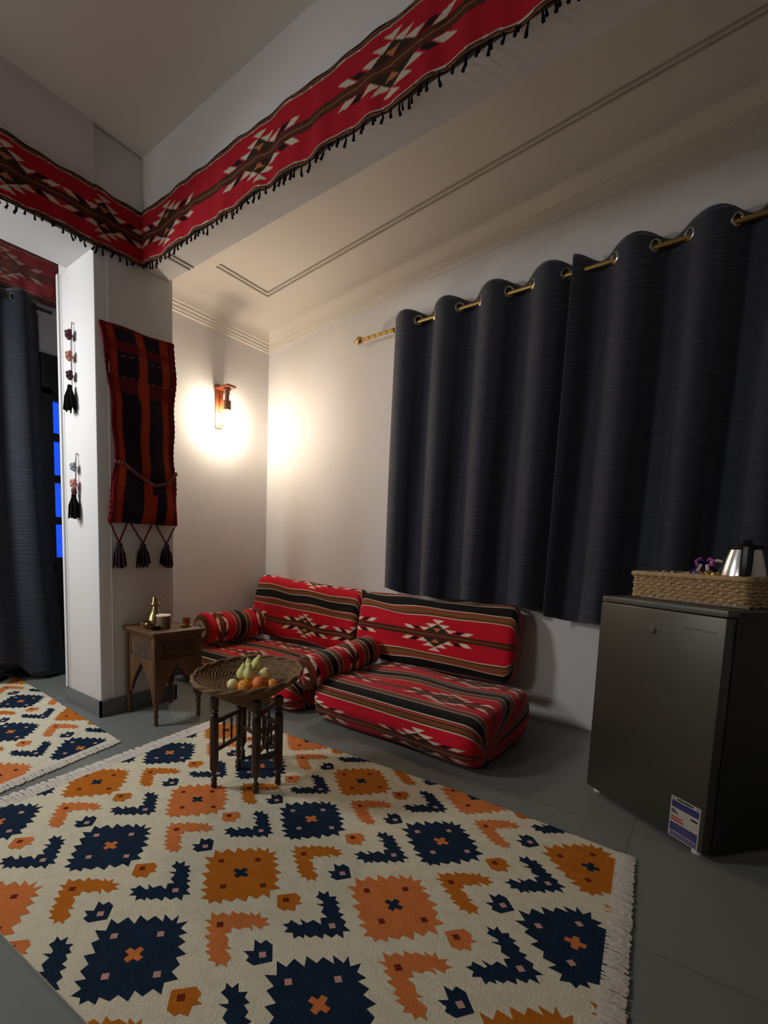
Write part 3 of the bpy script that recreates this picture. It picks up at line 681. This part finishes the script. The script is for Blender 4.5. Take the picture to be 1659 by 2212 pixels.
# things on the table
pot = empty('coffee_pot', (-2.57, 1.60, TZ), 'conical brass coffee pot with a thin upright handle on the side table', 'pot')
MB().lathe([(0, .0), (.052, .0), (.055, .006), (.05, .03), (.042, .055), (.03, .072), (.024, .09), (.019, .104), (.017, .112), (.027, .118), (.029, .126), (.024, .136), (.021, .15), (.018, .166), (.016, .168), (0, .16)], n=28).build('body', PBRASS, pot)
mb = MB()
for z in (.036, .042, .048, .054, .060): mb.tube([((.05 - (z - .03) * .38) * math.cos(a), (.05 - (z - .03) * .38) * math.sin(a), z) for a in np.linspace(0, 2 * PI, 25)[:-1]], .0018, 6, closed=True)
mb.build('ribbing', PBRASS, pot)
MB().tube([(.012, .01, .155), (.035, .04, .185), (.055, .07, .215)], .0025, 6).build('handle', mat('dark_metal_handle', (110, 88, 70), .35, .8), pot)
MB().lathe([(0, .0), (.006, .0), (.01, .012), (.004, .022), (0, .024)], M=Matrix.Rotation(-1.9, 4, 'Y'), c=(-.026, 0, .118), n=10).build('spout', BRASS, pot)
jar = empty('lidded_cup', (-2.415, 1.558, TZ), 'straight brown cup with a pale flat top on the side table', 'cup')
MB().lathe([(0, 0), (.036, 0), (.038, .004), (.038, .072), (0, .072)], n=28).build('body', mat('brown_cup', (120, 96, 76), .5), jar)
MB().lathe([(.036, .072), (.041, .072), (.042, .078), (.038, .081), (.034, .079), (0, .078)], n=28).build('pale_top', mat('pale_top', (236, 214, 190), .5), jar)
cp = empty('small_pot', (-2.475, 1.50, TZ), 'small round brass sugar pot near the table edge', 'pot')
MB().lathe([(0, .0), (.02, .0), (.026, .008), (.03, .02), (.026, .032), (.018, .038), (.02, .042), (.016, .044), (0, .044)], n=22).build('bowl', mat('old_brass', (120, 96, 56), .28, 1), cp)
MB().lathe([(0, 0), (.008, .002), (.01, .01), (.008, .018), (0, .02)], c=(-.032, -.02, .012), n=14).build('knob', BRASS, cp)
ds = empty('small_dish', (-2.415, 1.495, TZ), 'dark little dish next to the brown cup on the side table', 'dish')
MB().lathe([(0, .002), (.014, .0), (.024, .008), (.03, .022), (.028, .024), (.022, .012), (0, .008)], n=22).build('bowl', mat('dark_dish', (60, 42, 26), .3, .6), ds)
gl = empty('amber_glass', (-2.405, 1.705, TZ), 'small amber tea glass on a gold saucer at the table corner', 'glass')
MB().lathe([(0, .0), (.03, .0), (.036, .008), (.034, .01), (0, .006)], n=24).build('saucer', BRASS, gl)
MB().lathe([(0, .006), (.018, .006), (.02, .014), (.024, .05), (.022, .05), (.018, .012), (0, .010)], n=24).build('glass_cup', mat('amber', (190, 110, 30), .08, trans=.7), gl)

# ---------------------------------------------------------------- basket stand with folding turned legs
LEGS = {'A': (-1.531, 1.221), 'B': (-1.371, 1.306), 'C': (-1.356, 1.42), 'E': (-1.655, 1.488), 'F': (-1.60, 1.46)}
stand = empty('basket_stand', (-1.50, 1.37, 0), 'dark turned wood folding stand on the rug carrying the fruit basket', 'stand')
def leg_at(x, y, h, r=.018):
    P_ = [(0, .0), (.010, .0), (.013, .006), (.0125, .02), (.009, .024), (.0135, .03), (.012, .038), (.006, .05), (.011, .066), (r, .08), (r, h * .78), (.012, h * .79), (r, h * .8), (.012, h * .82), (r, h * .84), (.013, h * .87), (r, h * .9), (r, h - .004), (.012, h), (0, h)]
    return MB().lathe(P_, c=(x + 1.50, y - 1.37, .0073), n=8)
for kx, (x, y) in (('A', LEGS['A']), ('B', LEGS['B']), ('C', LEGS['C']), ('E', LEGS['E'])):
    leg_at(x, y, .385).build('leg', WOOD if kx != 'E' else WOOD, stand)
leg_at(-1.585, 1.40, .30, .011).build('leg', WOOD, stand)
def rails(p, q, zs_, spind):
    a = Vector((p[0] + 1.5, p[1] - 1.37, 0)); b_ = Vector((q[0] + 1.5, q[1] - 1.37, 0)); d = (b_ - a).normalized(); a = a + d * .012; b_ = b_ - d * .012
    mb = MB(); up = Vector((0, 0, 1)); sd = d.cross(up) * .006
    for z in zs_:
        vs = [mb.bm.verts.new(c + up * (z + dz) + s_) for c in (a, b_) for dz in (-.009, .009) for s_ in (-sd, sd)]
        for f in ((0, 1, 3, 2), (4, 6, 7, 5), (0, 4, 5, 1), (2, 3, 7, 6), (0, 2, 6, 4), (1, 5, 7, 3)): mb.bm.faces.new([vs[i] for i in f])
    mb.build('rail', WOOD, stand)
    for k in range(1, spind + 1):
        c = a + (b_ - a) * (k / (spind + 1)); h = zs_[1] - zs_[0]
        MB().lathe([(.0035, .008), (.006, h * .25), (.004, h * .35), (.0065, h * .5), (.004, h * .65), (.006, h * .75), (.0035, h - .008)], c=(c.x, c.y, zs_[0]), n=8).build('spindle', WOOD, stand)
rails(LEGS['A'], (-1.585, 1.45), (.165, .285), 3)
rails(LEGS['E'], LEGS['C'], (.165, .27), 5)
rails(LEGS['B'], (-1.46, 1.50), (.17, .32), 2)
rails(LEGS['B'], LEGS['C'], (.15, .26), 1)
# wicker bowl
BC = Vector((-1.505, 1.383, .469))
bk = empty('fruit_basket', (BC.x, BC.y, .39), 'wide brown wicker bowl holding the fruit on the dark wooden stand', 'basket')
bk.rotation_euler = (math.radians(5.8), math.radians(-.2), 0)
rimz = .079
prof = lambda a: (.045 + .185 * a ** .8, .006 + (rimz - .012) * a ** 1.5)
mb = MB(); NC = 21
for k in range(NC):
    a = k / (NC - 1); r, z = prof(a); n = 96; tw = 24 + k * 2
    mb.tube([((r + .0028 * math.sin(tw * t + k * PI)) * math.cos(t), (r + .0028 * math.sin(tw * t + k * PI)) * math.sin(t), z + .003 * math.sin(tw * t + k * PI + 1)) for t in np.linspace(0, 2 * PI, n + 1)[:-1]], .0052, 6, closed=True)
mb.lathe([(0, .004), (.045, .004), (.05, .008)], n=30)
mb.lathe([(0, -.066), (.035, -.064), (.056, -.05), (.10, -.021), (.15, .014), (.20, .048), (.226, .068), (.236, .078)], n=64)
for k in range(11):
    a = k / 10; r = .062 + .168 * a; z = -.04 + .112 * a ** 1.05; tw = 30 + 3 * k
    mb.tube([((r + .002 * math.sin(tw * t + k * PI)) * math.cos(t), (r + .002 * math.sin(tw * t + k * PI)) * math.sin(t), z) for t in np.linspace(0, 2 * PI, 97)[:-1]], .0058, 6, closed=True)
mb.build('woven_bowl', WICKER, bk)
mb = MB()
for phs in (0, PI):
    mb.tube([((.231 + .0042 * math.cos(9 * t + phs)) * math.cos(t), (.231 + .0042 * math.cos(9 * t + phs)) * math.sin(t), rimz + .0052 * math.sin(9 * t + phs)) for t in np.linspace(0, 2 * PI, 281)[:-1]], .0062, 7, closed=True)
mb.build('braided_rim', WICKER, bk)
# fruit
def ball(r, squash=.93, n=20):
    return [(r * math.sin(PI * k / n) * (1 if k else 0), -r * squash * math.cos(PI * k / n)) for k in range(n + 1)]
ORANGE = mat('orange_peel', (250, 158, 52), .45, bump=.25, bscale=160, noise=.08, nscale=30); ORANGE2 = mat('deep_orange_peel', (238, 132, 52), .45, bump=.25, bscale=160)
GUAVA = mat('pale_yellow_skin', (242, 228, 158), .45, noise=.12, nscale=40); PEAR = mat('yellow_green_skin', (232, 228, 146), .42, noise=.14, nscale=40); PEARW = mat('pear_stem', (84, 70, 36), .8)
def fruit(name, label, cat, loc, r, m_, rot=(0, 0, 0), pear=0, stem=True, group=None):
    t = empty(name, loc, label, cat, group); t.rotation_euler = rot
    if pear:
        pr = [(0, -r), (r * .5, -r * .9), (r * .85, -r * .55), (r, -r * .05), (r * .92, r * .45), (r * .68, r * .95), (r * .46, r * 1.4), (r * .38, r * 1.75), (r * .3, r * 1.95), (0, r * 2.02)]
        P2 = []
        for (a0, z0), (a1, z1) in zip(pr, pr[1:]):
            for k in range(3): P2.append((a0 + (a1 - a0) * k / 3, z0 + (z1 - z0) * k / 3))
        P2.append(pr[-1]); arr = np.array(P2); K = np.array([.25, .5, .25]); arr2 = arr.copy()
        for _ in range(3): arr2[1:-1] = arr2[:-2] * .25 + arr2[1:-1] * .5 + arr2[2:] * .25
        arr2[0, 0] = arr2[-1, 0] = 0
        MB().lathe([tuple(p) for p in arr2], n=24).build('flesh', m_, t)
        MB().tube([(0, 0, r * 1.98), (.001, 0, r * 2.2)], .0015, 6).build('stem', PEARW, t)
    else:
        MB().lathe(ball(r), n=28).build('flesh', m_, t); MB().lathe([(0, -.001), (.004, 0), (0, .0015)], c=(0, 0, r * .93), n=8).build('stem', PEARW, t)
    return t
def px3(px, py, depth):
    c = Vector(((px - CX) / FPX * depth, (py - CY) / FPX * depth, depth))
    return tuple(sum(RM[k][i] * c[k] for k in range(3)) + (1.0 if i == 2 else 0) for i in range(3))
GF = 'fruit heaped in the wicker bowl'
fr = [('orange', 'orange lying at the front of the bowl, touching the pale spotted guava', 'fruit', (-1.484, 1.315, .434), .030, ORANGE, (.9, .3, 0), 0),
      ('orange', 'largest deeper orange fruit in the middle of the bowl', 'fruit', (-1.441, 1.359, .446), .031, ORANGE2, (.3, 1.2, 0), 0),
      ('orange', 'small orange furthest right in the fruit heap', 'fruit', (-1.404, 1.398, .441), .0235, ORANGE, (.5, .4, 0), 0),
      ('guava', 'pale cream round guava at the left front of the fruit heap', 'fruit', (-1.532, 1.292, .436), .025, GUAVA, (2.0, -.7, 0), 0),
      ('guava', 'pale yellow round guava behind the deeper orange', 'fruit', (-1.462, 1.412, .475), .027, GUAVA, (.2, .8, 0), 0),
      ('pear', 'leftmost green pear in the fruit heap', 'fruit', (-1.535, 1.345, .472), .0245, PEAR, (0, .25, 0), 1),
      ('pear', 'green pear in the front middle, resting over two oranges', 'fruit', (-1.497, 1.350, .476), .0245, PEAR, (0, .08, 0), 1),
      ('pear', 'topmost green pear leaning right on the heap', 'fruit', (-1.502, 1.400, .510), .025, PEAR, (0.1, .5, 0), 1),
      ('pear', 'small pear mostly hidden behind the other pears', 'fruit', (-1.538, 1.385, .498), .018, PEAR, (0, -.1, 0), 1)]
for f_ in fr: fruit(f_[0], f_[1], f_[2], (f_[3][0] + .015, f_[3][1] + .013, f_[3][2] - .008), *f_[4:7], pear=f_[7], group=GF)

# ---------------------------------------------------------------- fridge
FA = Vector((-.359, 2.304, 0)); fz = math.atan2(-.607, .793)
fg = empty('mini_fridge', FA, 'dark grey mini fridge standing against the curtain at the right', 'fridge', rz=fz)
FW, FD, FH = .500, .44, .84
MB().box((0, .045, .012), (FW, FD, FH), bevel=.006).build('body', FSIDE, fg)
MB().box((0, 0, .022), (FW, .042, .816), bevel=.006).build('door', FRIDGE, fg)
MB().box((0, .002, .818), (FW, .06, FH + .001), bevel=.004).box((0, .05, FH - .008), (FW, FD, FH + .0015), bevel=.002).build('top_panel', FTOP, fg)
for x_ in (.03, FW - .04):
    MB().lathe([(0, 0), (.016, 0), (.016, .012), (.01, .02), (0, .02)], c=(x_, .035, 0), n=14).build('foot', WHITEP, fg)
    MB().lathe([(0, 0), (.016, 0), (.016, .012), (0, .012)], c=(x_, FD - .04, 0), n=14).build('foot', BLACKP, fg)
MB().lathe([(0, 0), (.012, 0), (.012, .006), (.009, .009), (0, .009)], M=Matrix.Rotation(PI / 2, 4, 'X'), c=(.245, 0, .737), n=20).build('lock', STEEL, fg)
MB().box((.365, -.0015, .764), (.42, .001, .768)).box((.43, -.0015, .762), (.475, .001, .765)).build('badge', mat('dull_badge', (110, 110, 108), .4, .6), fg)
# energy sticker
sx0, sx1, sz0, sz1 = .381, .486, .026, .172; sw, sh = sx1 - sx0, sz1 - sz0
mb = MB(); R_ = lambda u0, u1, v0, v1, lay, mi: mb.box((sx0 + sw * u0, -.0008 - lay * .0004, sz0 + sh * v0), (sx0 + sw * u1, -.0002, sz0 + sh * v1), mi)
R_(0, 1, 0, 1, 0, 0); R_(.04, .96, .74, .9, 1, 1); R_(.04, .96, .16, .36, 1, 1); R_(.04, .96, .09, .13, 1, 1); R_(.04, .96, .03, .07, 1, 1)
R_(.2, .75, .93, .97, 1, 3); R_(.05, .14, .92, .98, 1, 4); R_(.86, .95, .92, .98, 1, 4)
R_(.05, .19, .645, .68, 1, 3); R_(.05, .28, .595, .63, 1, 1); R_(.05, .42, .485, .52, 1, 2); R_(.05, .5, .415, .46, 1, 2); R_(.7, .94, .62, .665, 1, 3)
for k_ in range(3): R_(.1, .9, .2 + k_ * .05, .205 + k_ * .05, 2, 4)
stk = mb.build('energy_sticker', [mat('sticker_white', (178, 170, 158), .5), mat('sticker_blue', (52, 48, 104), .5), mat('sticker_red', (176, 52, 46), .5), mat('sticker_black', (24, 20, 26), .5), mat('sticker_grey', (140, 136, 130), .5)], fg, smooth=False)
stk['label'] = 'white energy rating sticker with blue bands'
# cable over the top
prop(MB().tube([FA + Matrix.Rotation(fz, 3, 'Z') @ Vector(p) for p in ((.02, .36, .846), (.03, .2, .8465), (.045, .12, .847), (.12, .093, .8465), (.28, .088, .8465), (.42, .085, .8465), (.49, .10, .8465))], .0028, 6).build('power_cord', mat('grey_cord', (120, 116, 112), .5)), 'thin grey power cord lying along the front of the woven tray', 'cord')
# woven tray
ty0, ty1, tx0, tx1, TB, TT = .10, .36, .035, .475, .8425, .945
RMz = Matrix.Rotation(fz, 4, 'Z')
tr = empty('woven_tray', FA + Vector((0, 0, TB)), 'rectangular seagrass tray basket on top of the mini fridge', 'tray', rz=fz)
def rr_path(x0, x1, y0, y1, r, n=170):
    P_ = []; segs = [((x0 + r, y0), (x1 - r, y0)), None, ((x1, y0 + r), (x1, y1 - r)), None, ((x1 - r, y1), (x0 + r, y1)), None, ((x0, y1 - r), (x0, y0 + r)), None]
    cs = [(x1 - r, y0 + r, -PI / 2), (x1 - r, y1 - r, 0), (x0 + r, y1 - r, PI / 2), (x0 + r, y0 + r, PI)]; ci = 0
    for s_ in segs:
        if s_:
            L = math.hypot(s_[1][0] - s_[0][0], s_[1][1] - s_[0][1]); m_ = max(2, int(L / .0065))
            P_ += [(s_[0][0] + (s_[1][0] - s_[0][0]) * k / m_, s_[0][1] + (s_[1][1] - s_[0][1]) * k / m_) for k in range(m_)]
        else:
            c = cs[ci]; ci += 1; P_ += [(c[0] + r * math.cos(c[2] + k / 5 * PI / 2), c[1] + r * math.sin(c[2] + k / 5 * PI / 2)) for k in range(5)]
    return P_
mb = MB(); base = rr_path(tx0 + .008, tx1 - .008, ty0 + .008, ty1 - .008, .018)
rs_ = random.Random(4)
for k in range(7):
    z = .008 + k * .0125; ph_ = k * PI; o_ = []; rad = []
    cxm, cym = (tx0 + tx1) / 2, (ty0 + ty1) / 2
    for i, (x, y) in enumerate(base):
        w_ = math.sin(i * PI / 2.4 + ph_); ox = .0035 * w_; dx_, dy_ = (x - cxm), (y - cym)
        nx_, ny_ = (1 if abs(dx_) / (tx1 - tx0) > abs(dy_) / (ty1 - ty0) else 0), 0; ny_ = 1 - nx_
        o_.append((x + math.copysign(ox, dx_) * nx_ * (1 if w_ > 0 else 1), y + (ox if dy_ > 0 else -ox) * ny_, z + .0018 * math.sin(i * .9 + k))); rad.append(.0072 + .0014 * w_)
    mb.tube(o_, .007, 7, closed=True, rad=rad)
mb.prism([(x, y) for x, y in base], .001, .006)
mb.build('woven_wall', SEAGRASS, tr)
rimp = rr_path(tx0, tx1, ty0, ty1, .022)
MB().tube([(x, y, .096) for x, y in rimp], .0105, 9, closed=True, rad=[.0105 + .0012 * math.sin(i * 1.1) for i in range(len(rimp))]).build('rim', SEAGRASS, tr)
def onf(t, s, z): v_ = FA + Matrix.Rotation(fz, 3, 'Z') @ Vector((t, s, 0)); return Vector((v_.x, v_.y, z))
# kettle
kt = empty('electric_kettle', onf(.378, .215, TB + .0065), 'brushed steel electric kettle with black handle in the woven tray', 'kettle', rz=fz + math.radians(-52))
MB().lathe([(0, 0), (.078, 0), (.08, .004), (.08, .018), (.07, .022), (0, .022)], n=36).build('base', BLACKP, kt)
MB().lathe([(0, .022), (.072, .022), (.0745, .03), (.073, .07), (.067, .115), (.058, .155), (.05, .182), (.048, .19), (0, .19)], n=48).build('steel_body', STEEL, kt)
MB().lathe([(.049, .188), (.05, .194), (.044, .203), (.02, .208), (0, .209)], n=36).lathe([(0, .206), (.01, .207), (.012, .216), (0, .219)], n=14).build('lid', BLACKP, kt)
mb = MB(); hp = [(.03, 0, .205), (.07, 0, .208), (.10, 0, .19), (.108, 0, .14), (.104, 0, .09), (.088, 0, .045), (.07, 0, .035)]
mb.tube(hp, .012, 8, rad=[.012, .014, .016, .016, .015, .014, .013]); mb.build('handle', BLACKP, kt)
MB().box((.045, -.014, .03), (.079, .014, .18), bevel=.006, M=Matrix.Rotation(math.radians(-7), 4, 'Y')).build('handle_bracket', BLACKP, kt)
# pouch and wrapped sweets
PB = .027
ph3 = empty('gift_pouch', onf(.225, .235, TB + .007), 'shiny dark blue pouch tied with a pink bow in the woven tray', 'pouch')
MB().lathe([(0, 0), (.036, 0), (.043, .03), (.046, .09), (.04, .112), (.022, .126), (.014, .131), (.022, .14), (.026, .146), (0, .14)], n=18).build('bag', mat('blue_satin', (22, 22, 92), .3), ph3)
mb = MB()
for a in (0.5, 2.4, 3.9, 5.5):
    d = Vector((math.cos(a), math.sin(a), 0)); mb.tube([Vector((0, 0, .133)), d * .02 + Vector((0, 0, .155)), d * .036 + Vector((0, 0, .146)), d * .03 + Vector((0, 0, .13)), d * .012 + Vector((0, 0, .131))], .0055, 6)
mb.build('bow', mat('pink_ribbon', (190, 92, 170), .4), ph3)
MB().tube([(.016, -.016, .139), (.036, -.024, .149), (.05, -.026, .145)], .0055, 6).tube([(-.01, -.024, .13), (-.018, -.048, .108)], .006, 6).tube([(.008, -.024, .13), (.012, -.05, .108)], .006, 6).build('ribbon_end', mat('cream_ribbon', (226, 206, 190), .5), ph3)
def sweet(loc, r, label, c, seed):
    t = empty('wrapped_sweet', loc, label, 'sweet', 'foil wrapped sweets in the woven tray'); rs = random.Random(seed)
    bm_ = MB().lathe(ball(r, .75, 8), c=(0, 0, r * .75), n=10)
    for v_ in bm_.bm.verts: v_.co += Vector((rs.uniform(-1, 1), rs.uniform(-1, 1), rs.uniform(-.4, .4))) * r * .1
    bm_.build('sweet', mat('foil_%d' % seed, c, .2, .9), t, smooth=False)
    for s_ in (-1, 1): MB().lathe([(.002, 0), (r * .7, r * .8)], M=Matrix.Rotation(s_ * PI / 2, 4, 'Y'), c=(s_ * r * .9, 0, r * .75), n=7).build('twist', bpy.data.materials['foil_%d' % seed], t, smooth=False)
MB().box((0, 0, 0), (.001, .001, .001)).bm.free()
CUPM = mat('stacked_cup', (60, 52, 48), .3)
box3 = empty('tea_box', onf(.10, .24, TB + .007), 'low dark box lying left in the woven tray under a sweet', 'box', rz=fz)
MB().box((-.05, -.07, 0), (.05, .06, .085), bevel=.004).build('carton', CUPM, box3)
box4 = empty('tea_box', onf(.293, .2, TB + .007), 'low dark box lying between the blue pouch and the kettle', 'box', rz=fz)
MB().box((-.01, -.07, 0), (.012, .06, .088), bevel=.004).build('carton', CUPM, box4)
sweet(onf(.10, .20, TB + .092), .014, 'silver foil wrapped sweet at the left of the tray', (210, 200, 180), 41)
sweet(onf(.296, .17, TB + .095), .017, 'gold foil wrapped sweet just left of the kettle', (226, 186, 96), 42)
